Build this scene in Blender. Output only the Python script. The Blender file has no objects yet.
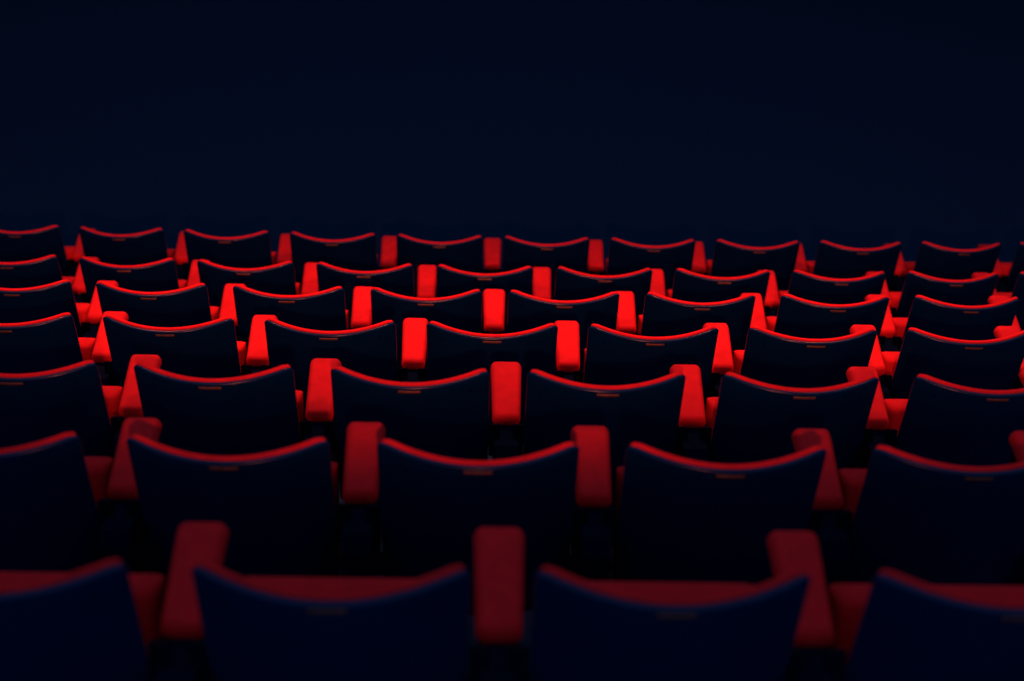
import bpy, math
from mathutils import Vector, Matrix

C = bpy.context.scene.collection
scene = bpy.context.scene
PI = math.pi

# ------------------------------------------------------------------ layout
THETA = math.radians(19.3)          # rake of the seating
PITCH_PLANE = 0.1523                # camera pitch relative to the rake plane
ROLL, YAW = 0.0211, 0.0236
FPX = 1539.5
SP = 0.55                           # seat spacing
ROWP = 0.93                         # row pitch measured down the rake
ARM_H = 0.677                       # height of the armrest front edge above its tread
BACK_Y, BACK_Z = -0.375, ARM_H + 0.183   # top corners of the backrest
BACK_W = 0.445
CURV = 0.0084
SQUEEZE = 0.0023
OFF = {-1: -0.275, 0: 0.0, 1: -0.0401, 2: 0.0437, 3: 0.005, 4: 0.0242, 5: -0.0145, 6: 0.0301}
LIFT = {6: 0.079}

def plane2world(x, a, b):
    """rake-plane coordinates (across, down the rake, perpendicular) -> world"""
    return Vector((x, a*math.cos(THETA) + b*math.sin(THETA), -a*math.sin(THETA) + b*math.cos(THETA) + ARM_H))

def row_origin(k, x):
    """point on the tread of row k below the armrest fronts"""
    p = plane2world(x*(1-SQUEEZE*x*x), k*ROWP, -0.0014*x*x)
    p.y += CURV*x*x - (0.038 if k == 6 else 0)
    p.z += LIFT.get(k, 0) - ARM_H
    return p

# ------------------------------------------------------------------ camera
cam_data = bpy.data.cameras.new('camera')
cam = bpy.data.objects.new('camera', cam_data)
C.objects.link(cam)
cam_data.sensor_width = 36
cam_data.lens = FPX/1024*36
def cam_rot():
    cy, sy = math.cos(YAW), math.sin(YAW)
    X = Matrix(((cy, -sy, 0), (sy, cy, 0), (0, 0, 1)))
    p = PITCH_PLANE
    B = Matrix(((1, 0, 0), (0, -math.sin(p), -math.cos(p)), (0, math.cos(p), -math.sin(p))))
    cr, sr = math.cos(ROLL), math.sin(ROLL)
    return Matrix(((cr, -sr, 0), (sr, cr, 0), (0, 0, 1))) @ B @ X
M = cam_rot()                       # rows: right, down, forward in the rake frame
Rw = Matrix(((1, 0, 0), (0, math.cos(THETA), math.sin(THETA)), (0, -math.sin(THETA), math.cos(THETA))))
right, down, fwd = [Rw @ Vector(M[i]) for i in range(3)]
CPOS = plane2world(-0.0492, -2.7968, 0.7831)
mw = Matrix((right, -down, -fwd)).transposed().to_4x4()
mw.translation = CPOS
cam.matrix_world = mw
cam_data.clip_end = 100
cam_data.dof.use_dof = True
cam_data.dof.focus_distance = 5.3
cam_data.dof.aperture_fstop = 1.9
scene.camera = cam
def project(p):
    d = p - CPOS
    z = d.dot(fwd)
    return 512 + FPX*d.dot(right)/z, 340.5 + FPX*d.dot(down)/z, z

# ------------------------------------------------------------------ materials
def new_mat(name, base, rough=0.5, coat=0.0, metal=0.0, noise=None, bump=0.0, bump_scale=300, sheen=0.0, spec=0.5):
    m = bpy.data.materials.new(name); m.use_nodes = True
    nt = m.node_tree; b = nt.nodes['Principled BSDF']
    b.inputs['Base Color'].default_value = (*base, 1)
    b.inputs['Roughness'].default_value = rough
    b.inputs['Metallic'].default_value = metal
    b.inputs['Coat Weight'].default_value = coat
    b.inputs['Coat Roughness'].default_value = 0.2
    b.inputs['Specular IOR Level'].default_value = spec
    b.inputs['Sheen Weight'].default_value = sheen
    if sheen:
        b.inputs['Sheen Tint'].default_value = (1, 0.1, 0.05, 1)
    tc = nt.nodes.new('ShaderNodeTexCoord')
    if noise:
        n = nt.nodes.new('ShaderNodeTexNoise'); n.inputs['Scale'].default_value = noise[0]
        n.inputs['Detail'].default_value = 6
        oi = nt.nodes.new('ShaderNodeObjectInfo')
        add = nt.nodes.new('ShaderNodeVectorMath'); add.operation = 'ADD'
        nt.links.new(tc.outputs['Object'], add.inputs[0]); nt.links.new(oi.outputs['Location'], add.inputs[1])
        nt.links.new(add.outputs[0], n.inputs['Vector'])
        r = nt.nodes.new('ShaderNodeValToRGB')
        r.color_ramp.elements[0].position = 0.3; r.color_ramp.elements[1].position = 0.7
        r.color_ramp.elements[0].color = (*[c*noise[1] for c in base], 1)
        r.color_ramp.elements[1].color = (*base, 1)
        nt.links.new(n.outputs['Fac'], r.inputs['Fac']); nt.links.new(r.outputs['Color'], b.inputs['Base Color'])
    if bump:
        n2 = nt.nodes.new('ShaderNodeTexNoise'); n2.inputs['Scale'].default_value = bump_scale
        nt.links.new(tc.outputs['Object'], n2.inputs['Vector'])
        bp = nt.nodes.new('ShaderNodeBump'); bp.inputs['Strength'].default_value = bump
        bp.inputs['Distance'].default_value = 0.002
        nt.links.new(n2.outputs['Fac'], bp.inputs['Height']); nt.links.new(bp.outputs['Normal'], b.inputs['Normal'])
    return m

MAT_RED = new_mat('red_plush', (0.80, 0.016, 0.026), 0.9, noise=(26, 0.82), bump=0.35, bump_scale=260, spec=0.15)
MAT_SHELL = new_mat('navy_black_lacquer', (0.001, 0.020, 0.095), 0.25, noise=(9, 0.85), bump=0.02, bump_scale=60, spec=0.25)
MAT_WOOD = new_mat('navy_black_wood', (0.001, 0.007, 0.03), 0.8, noise=(14, 0.8), spec=0.02)
MAT_METAL = new_mat('dark_steel', (0.002, 0.006, 0.02), 0.6, metal=0.0, noise=(30, 0.8), spec=0.02)
MAT_BRASS = new_mat('worn_brass', (0.32, 0.13, 0.09), 0.42, metal=0.6, noise=(90, 0.6))
MAT_CARPET = new_mat('dark_navy_carpet', (0.007, 0.036, 0.098), 1.0, noise=(60, 0.7), bump=0.4, bump_scale=400, spec=0.05)
MAT_WALL = new_mat('dark_navy_wall', (0.10, 0.075, 0.165), 1.0, noise=(0.5, 0.95), spec=0.02)

# ------------------------------------------------------------------ mesh helpers
def make_obj(name, verts, faces, mat, parent=None, smooth=True):
    me = bpy.data.meshes.new(name)
    me.from_pydata([tuple(v) for v in verts], [], faces)
    me.materials.append(mat)
    if smooth:
        for p in me.polygons: p.use_smooth = True
    me.validate(); me.update()
    o = bpy.data.objects.new(name, me); C.objects.link(o)
    if parent: o.parent = parent
    return o

def edge_samples(length, r, n_mid, n_r=6):
    """positions 0..length, dense inside the rounded margins r"""
    a = [r*(1-math.cos(PI/2*i/n_r)) for i in range(n_r)]
    mid = [r + (length-2*r)*i/n_mid for i in range(n_mid+1)]
    return a + mid + [length-x for x in reversed(a)]

def slab(surface, w, h, T, r, nu=24, nv=12, n_r=6):
    """closed rounded slab. surface(u, v)->(point, normal), u in 0..w, v in 0..h; T full thickness; r edge margin"""
    us, vs = edge_samples(w, r, nu, n_r), edge_samples(h, r, nv, n_r)
    def prof(e):
        e = min(e, r)
        return math.sqrt(max(0.0, 1-(1-e/r)**2))
    V, F = [], []
    A = {}; B = {}
    nU, nV = len(us), len(vs)
    for i, u in enumerate(us):
        for j, v in enumerate(vs):
            p, n = surface(u, v)
            t = T/2*prof(min(u, w-u))*prof(min(v, h-v))
            border = i in (0, nU-1) or j in (0, nV-1)
            A[i, j] = len(V); V.append(p + n*t)
            if border: B[i, j] = A[i, j]
            else: B[i, j] = len(V); V.append(p - n*t)
    for i in range(nU-1):
        for j in range(nV-1):
            F.append((A[i, j], A[i+1, j], A[i+1, j+1], A[i, j+1]))
            F.append((B[i, j], B[i, j+1], B[i+1, j+1], B[i+1, j]))
    return V, F

def prism(profile, x0, x1, bev=0.004):
    """profile in (y, z) extruded along x with chamfered rims"""
    n = len(profile)
    cy = sum(p[0] for p in profile)/n; cz = sum(p[1] for p in profile)/n
    V, F = [], []
    rings = [(x0, bev), (x0+bev, 0), (x1-bev, 0), (x1, bev)]
    for x, ins in rings:
        for (y, z) in profile:
            dy, dz = cy-y, cz-z; L = math.hypot(dy, dz) or 1
            V.append(Vector((x, y+dy/L*ins, z+dz/L*ins)))
    for k in range(3):
        for i in range(n):
            j = (i+1) % n
            F.append((k*n+i, k*n+j, (k+1)*n+j, (k+1)*n+i))
    F.append(tuple(reversed(range(n)))); F.append(tuple(range(3*n, 4*n)))
    return V, F

def merge(*parts):
    V, F = [], []
    for v, f in parts:
        o = len(V); V += list(v); F += [tuple(i+o for i in q) for q in f]
    return V, F

def disc_dome(center, n, r, hgt, seg=14):
    n = n.normalized(); a = n.orthogonal().normalized(); b = n.cross(a)
    V, F = [], []
    levels = 4
    for l in range(levels):
        t = PI/2*l/levels
        for s in range(seg):
            th = 2*PI*s/seg
            V.append(center + (a*math.cos(th)+b*math.sin(th))*r*math.cos(t) + n*hgt*math.sin(t))
    top = len(V); V.append(center+n*hgt)
    for l in range(levels-1):
        for s in range(seg):
            q = (s+1) % seg
            F.append((l*seg+s, l*seg+q, (l+1)*seg+q, (l+1)*seg+s))
    for s in range(seg): F.append(((levels-1)*seg+s, (levels-1)*seg+(s+1) % seg, top))
    F.append(tuple(reversed(range(seg))))
    return V, F

# ------------------------------------------------------------------ seat
RECL = math.radians(16)
SAG = 0.076
DIP = 0.0215
def back_surface(w, h, dfwd, extra_top=0.0, rc=0.022):
    """curved, reclined sheet; v=0 at the top edge"""
    up = Vector((0, -math.sin(RECL), math.cos(RECL)))
    def f(u, v):
        x = u - w/2
        s = 2*x/BACK_W
        yb = -SAG*(1-s*s)                      # the middle bulges backwards
        n = Vector((2*SAG*2*s/BACK_W*-1, 1, 0)).normalized()   # forward facing
        n = Vector((n.x, n.y*math.cos(RECL), n.y*math.sin(RECL)))
        # outline: dipped top edge with rounded corners
        topz = -DIP*(1-s*s)
        e = abs(x) - (w/2-rc)
        if e > 0: topz -= 0.8*(rc - math.sqrt(max(0, rc*rc-e*e)))
        botz = -h + 0.01*(1-s*s)
        if e > 0: botz += rc - math.sqrt(max(0, rc*rc-e*e))
        z = (topz + extra_top) + (botz-topz-extra_top)*(v/h)
        taper = 1 - 0.005*(v/h)
        p = Vector((x*taper, BACK_Y, BACK_Z)) + up*z + Vector((0, yb*math.cos(0), 0)) + n*dfwd
        return p, n
    return f

def tag(o, label, cat, group=None):
    o['label'] = label; o['category'] = cat
    if group: o['group'] = group

def make_seat():
    root = bpy.data.objects.new('theatre_seat', None); C.objects.link(root)
    root.empty_display_size = 0.1
    sh = back_surface(BACK_W, 0.57, 0.0)
    V, F = slab(sh, BACK_W, 0.57, 0.013, 0.0065, 30, 14, 5)
    shell = make_obj('backrest_shell', V, F, MAT_SHELL, root)
    cu = back_surface(BACK_W-0.004, 0.46, 0.0132, extra_top=0.0022)
    V, F = slab(cu, BACK_W-0.004, 0.46, 0.0125, 0.006, 30, 12, 7)
    make_obj('back_cushion', V, F, MAT_RED, root)
    # seat number plate under the top edge and two screws, on the rear of the shell
    pw, ph = 0.062, 0.009
    def plate(u, v):
        p, n = sh(BACK_W/2 - pw/2 + u, 0.010 + v)
        return p - n*0.0075, n
    V, F = slab(plate, pw, ph, 0.003, 0.0015, 6, 2, 3)
    make_obj('number_plate', V, F, MAT_BRASS, shell)
    for sx in (-1, 1):
        p, n = sh(BACK_W/2 + sx*0.165, 0.045)
        V, F = disc_dome(p - n*0.006, -n, 0.0045, 0.0025)
        make_obj('screw', V, F, MAT_METAL, shell)
    # tipped-up seat: sitting face towards the backrest, wooden pan on the far side
    SW, SH = 0.416, 0.34
    tilt = math.radians(7)
    up = Vector((0, math.sin(tilt), math.cos(tilt)))
    nb = Vector((0, -math.cos(tilt), math.sin(tilt)))     # sitting face looks back
    top = Vector((0, -0.075, ARM_H - 0.074))
    def cs(off, w, h, crown, drop):
        def f(u, v):
            x = u - w/2
            s, q = 2*x/w, 2*v/h-1
            c = crown*(1-s**4)*(1-q**4)
            p = top + Vector((x, 0, 0)) - up*(v+drop) + nb*(off + c)
            return p, nb
        return f
    V, F = slab(cs(0, SW, SH, 0.008, 0), SW, SH, 0.075, 0.026, 14, 12, 7)
    cush = make_obj('seat_cushion', V, F, MAT_RED, root)
    V, F = slab(cs(-0.043, SW-0.03, SH-0.05, 0, 0.03), SW-0.03, SH-0.05, 0.016, 0.008, 8, 8, 4)
    make_obj('seat_pan', V, F, MAT_SHELL, root)
    for sx in (-1, 1):
        # pivot pin of the tipping seat
        hz, rr = ARM_H-0.33, 0.012
        prof = [(-0.13+rr*math.cos(a), hz+rr*math.sin(a)) for a in [2*PI*i/12 for i in range(12)]]
        xa, xb = sorted((sx*(SW/2-0.02), sx*0.2215))
        V, F = prism(prof, xa, xb, 0.002)
        make_obj('pivot_pin', V, F, MAT_METAL, root, smooth=False)
    return root

PAD_L, PAD_DROP = 0.255, 0.058
def make_arm():
    root = bpy.data.objects.new('armrest', None); C.objects.link(root)
    root.empty_display_size = 0.1
    ang = math.atan2(PAD_DROP, PAD_L)
    L = math.hypot(PAD_L, PAD_DROP)
    upn = Vector((0, -math.sin(ang), math.cos(ang)))
    T = 0.05
    rc = 0.022
    def pad(u, v):
        # v=0 front, v=L rear
        q = v/L
        w = 0.096*(1-q) + 0.082*q
        x = (u/0.1 - 0.5)*w
        e = abs(x) - (w/2-rc)
        cut = (rc - math.sqrt(max(0, rc*rc-e*e))) if e > 0 else 0
        vv = v
        if v < rc*2: vv = v + cut*(1-v/(rc*2))
        if v > L-rc*2: vv = v - 0.5*cut*(1-(L-v)/(rc*2))
        p = Vector((x, 0.0, ARM_H-T/2+0.022)) - Vector((0, math.cos(ang), math.sin(ang)))*vv
        # nose rolls down a little at the front
        if vv < 0.05: p.z -= 0.010*((0.05-vv)/0.05)**2
        return p, upn
    V, F = slab(pad, 0.1, L, T, 0.018, 8, 16, 7)
    padobj = make_obj('arm_pad', V, F, MAT_RED, root)
    # side standard: one shaped board from the tread to the pad, sweeping back to carry the backrests
    zt = ARM_H - T + 0.030
    def zpad(y): return zt + y*PAD_DROP/PAD_L
    prof = [(-0.02, zpad(-0.02)), (-0.03, 0.50), (-0.09, 0.36), (-0.11, 0.05), (-0.10, 0.03),
            (-0.33, 0.03), (-0.33, 0.30), (-0.37, 0.42), (-0.385, 0.56), (-0.36, 0.60), (-0.30, zpad(-0.30)+0.005), (-0.26, zpad(-0.26))]
    V, F = prism(prof, -0.036, 0.036, 0.004)
    make_obj('side_standard', V, F, MAT_WOOD, root, smooth=False)
    prof = [(-0.06, 0.0), (-0.07, 0.034), (-0.36, 0.034), (-0.38, 0.0)]
    V, F = prism(prof, -0.04, 0.04, 0.004)
    make_obj('foot', V, F, MAT_METAL, root, smooth=False)
    sh = back_surface(BACK_W, 0.50, 0.0)
    for sx in (-1, 1):
        # hinge that carries the tipped seat
        hz = ARM_H-0.33
        prof = [(-0.13+0.028*math.cos(a), hz+0.028*math.sin(a)) for a in [2*PI*i/16 for i in range(16)]]
        xa, xb = sorted((sx*0.018, sx*0.050))
        V, F = prism(prof, xa, xb, 0.003)
        make_obj('hinge', V, F, MAT_METAL, root, smooth=False)
        # bracket holding the backrest shell by its side edge
        p, n = sh(0, 0.30)
        prof = [(p.y-0.006, p.z-0.05), (p.y+0.012, p.z-0.06), (p.y+0.012, p.z+0.05), (p.y-0.012, p.z+0.06)]
        xa, xb = sorted((sx*0.018, sx*0.0508))
        V, F = prism(prof, xa, xb, 0.003)
        make_obj('bracket', V, F, MAT_METAL, root, smooth=False)
    return root

def copy_tree(o, parent=None):
    c = o.copy(); C.objects.link(c); c.parent = parent
    for ch in list(o.children): copy_tree(ch, c)
    return c

ORD = ['', 'first', 'second', 'third', 'fourth', 'fifth', 'sixth', 'seventh', 'eighth', 'ninth', 'tenth', 'eleventh', 'twelfth']
ROWNAME = {0: 'the nearest row', 1: 'the second-nearest row', 2: 'the third-nearest row',
           3: 'the middle row', 4: 'the third-farthest row', 5: 'the second-farthest row', 6: 'the farthest row'}
LOOK = {0: 'blurred dim dark', 1: 'dim dark', 2: 'dark', 3: 'dark bright-rimmed', 4: 'dark bright-rimmed', 5: 'small dark', 6: 'smallest dark'}
ALOOK = {0: 'blurred dim maroon', 1: 'dim deep red', 2: 'broad red', 3: 'glowing red', 4: 'glowing red', 5: 'small red', 6: 'smallest crimson'}

seat_proto, arm_proto = make_seat(), make_arm()
used_s = used_a = False
for k in range(0, 7):
    seats, arms = [], []
    base = 0.0 if k % 2 == 0 else 0.5
    for n in range(-9, 10):
        # seat whose left boundary is n
        xs = (n + base + 0.5)*SP + OFF[k]
        o = row_origin(k, xs)
        px = [project(o + Vector((sx*BACK_W/2, BACK_Y, BACK_Z))) for sx in (-1, 1)]
        if px[1][0] > -6 and px[0][0] < 1030: seats.append((xs, o, px))
        xa = (n + base)*SP + OFF[k]
        o = row_origin(k, xa)
        px = [project(o + Vector((sx*0.05, 0, ARM_H))) for sx in (-1, 1)] + [project(o + Vector((sx*0.05, -0.28, ARM_H-0.06))) for sx in (-1, 1)]
        arms.append((xa, o, px))
    arms = [a for a in arms if min(abs(abs(a[0]-q[0])-SP/2) for q in seats) < 0.01]
    for m, (xs, o, px) in enumerate(seats):
        r = seat_proto if not used_s else copy_tree(seat_proto)
        used_s = True
        r.location = o
        r.scale = (1-3*SQUEEZE*xs*xs, 1, 1)      # seats narrow slightly towards the ends of a row
        if m == 0: place = 'leftmost in ' + ROWNAME[k] + ''
        elif m == len(seats)-1: place = 'rightmost in ' + ROWNAME[k]
        else: place = ORD[m+1] + ' from left in ' + ROWNAME[k]
        tag(r, LOOK[k] + ' red-rimmed theatre seat, ' + place, 'theatre seat', 'theatre seats in ' + ROWNAME[k])
    for m, (xa, o, px) in enumerate(arms):
        r = arm_proto if not used_a else copy_tree(arm_proto)
        used_a = True
        r.location = o
        r.scale = (1-3*SQUEEZE*xa*xa, 1, 1)
        ns = len(seats)
        if m == 0: place = 'left of the leftmost seat in '
        elif m == 1: place = 'right of the leftmost seat in '
        elif m == ns: place = 'right of the rightmost seat in '
        else: place = 'right of the ' + ORD[m] + ' seat from left in '
        place += ROWNAME[k]
        tag(r, ALOOK[k] + ' padded armrest ' + place, 'armrest', 'padded armrests in ' + ROWNAME[k])

# ------------------------------------------------------------------ the room
def struct(o):
    o['kind'] = 'structure'; return o
W = 9.0
o0 = row_origin(0, 0)
# stepped tiers: one mesh, curved like the rows
def tread_edge(k):                      # front edge of the tread of row k
    p = row_origin(k, 0); return p.y + 0.33, p.z
V, F = [], []
xs = [-W + 2*W*i/36 for i in range(37)]
prof = []
y_prev = row_origin(-2, 0).y - 2.5
zr = {k: row_origin(k, 0).z for k in range(-2, 7)}
prof.append((-4.6, zr[-2]))
for k in range(-2, 7):
    yf = row_origin(k, 0).y + 0.31
    prof.append((yf, zr[k]))
    nz = zr[k+1] if k < 6 else zr[6]-0.30
    prof.append((yf, nz))
prof.append((17.0, zr[6]-0.30))
for x in xs:
    for (y, z) in prof: V.append(Vector((x, y + (CURV*x*x if -4 < y < 16 else 0), z)))
n = len(prof)
for i in range(len(xs)-1):
    for j in range(n-1):
        F.append((i*n+j, (i+1)*n+j, (i+1)*n+j+1, i*n+j+1))
struct(make_obj('floor', V, F, MAT_CARPET, None, smooth=False))
zf = zr[6]-0.30
def wall(name, a, b, c, d):
    # a solid 0.2 m thick wall panel from four corners
    a, b, c, d = [Vector(q) for q in (a, b, c, d)]
    nrm = (b-a).cross(d-a).normalized()*0.2
    V = [a, b, c, d, a-nrm, b-nrm, c-nrm, d-nrm]
    F = [(0, 1, 2, 3), (7, 6, 5, 4), (0, 4, 5, 1), (1, 5, 6, 2), (2, 6, 7, 3), (3, 7, 4, 0)]
    return struct(make_obj(name, V, F, MAT_WALL, None, smooth=False))
ZT = 7.5
wall('wall_front', (W, 17, zf), (-W, 17, zf), (-W, 17, ZT), (W, 17, ZT))
wall('wall_left', (-W, 17, zf), (-W, -4.6, zf), (-W, -4.6, ZT), (-W, 17, ZT))
wall('wall_right', (W, -4.6, zf), (W, 17, zf), (W, 17, ZT), (W, -4.6, ZT))

# ------------------------------------------------------------------ light
world = bpy.data.worlds.new('world'); scene.world = world; world.use_nodes = True
bg = world.node_tree.nodes['Background']
bg.inputs['Color'].default_value = (0.28, 0.36, 0.58, 1)
bg.inputs['Strength'].default_value = 0.4

def spot(name, loc, target, power, size, blend, radius, color, sx=1.0):
    d = bpy.data.lights.new(name, 'SPOT'); d.energy = power; d.color = color
    d.spot_size = size; d.spot_blend = blend; d.shadow_soft_size = radius
    o = bpy.data.objects.new(name, d); C.objects.link(o)
    o.location = loc
    o.rotation_euler = (Vector(target)-Vector(loc)).to_track_quat('-Z', 'Y').to_euler()
    o.scale = (sx, 1, 1)
    return o
a0 = plane2world(0, 0, 0)
key_loc = (0.0, a0.y - 2.9, a0.z + 1.56)
tgt = plane2world(0.0, 3.55*ROWP, 0)
# a wide lamp behind the camera, barn-doored so that its lower edge spares the nearest rows
LOW, HALF = 28.5, 70.0
axis = math.radians(HALF-LOW)
aim = (0.0, key_loc[1]+math.cos(axis), key_loc[2]+math.sin(axis))
spot('rear_spotlight', key_loc, aim, 1120, 2*math.radians(HALF), 0.14, 0.04, (1.0, 0.18, 0.07))
for lx in (-1.9, 0.0, 1.9):
    spot('ceiling_spotlight', (lx, tgt.y+0.2, tgt.z+4.2), (lx, tgt.y-0.1, tgt.z), 530, math.radians(64), 1.0, 0.12, (1.0, 0.18, 0.07))

scene.view_settings.view_transform = 'Standard'
scene.view_settings.look = 'None'
scene.view_settings.exposure = 0
scene.view_settings.gamma = 1
scene.view_settings.use_curve_mapping = False
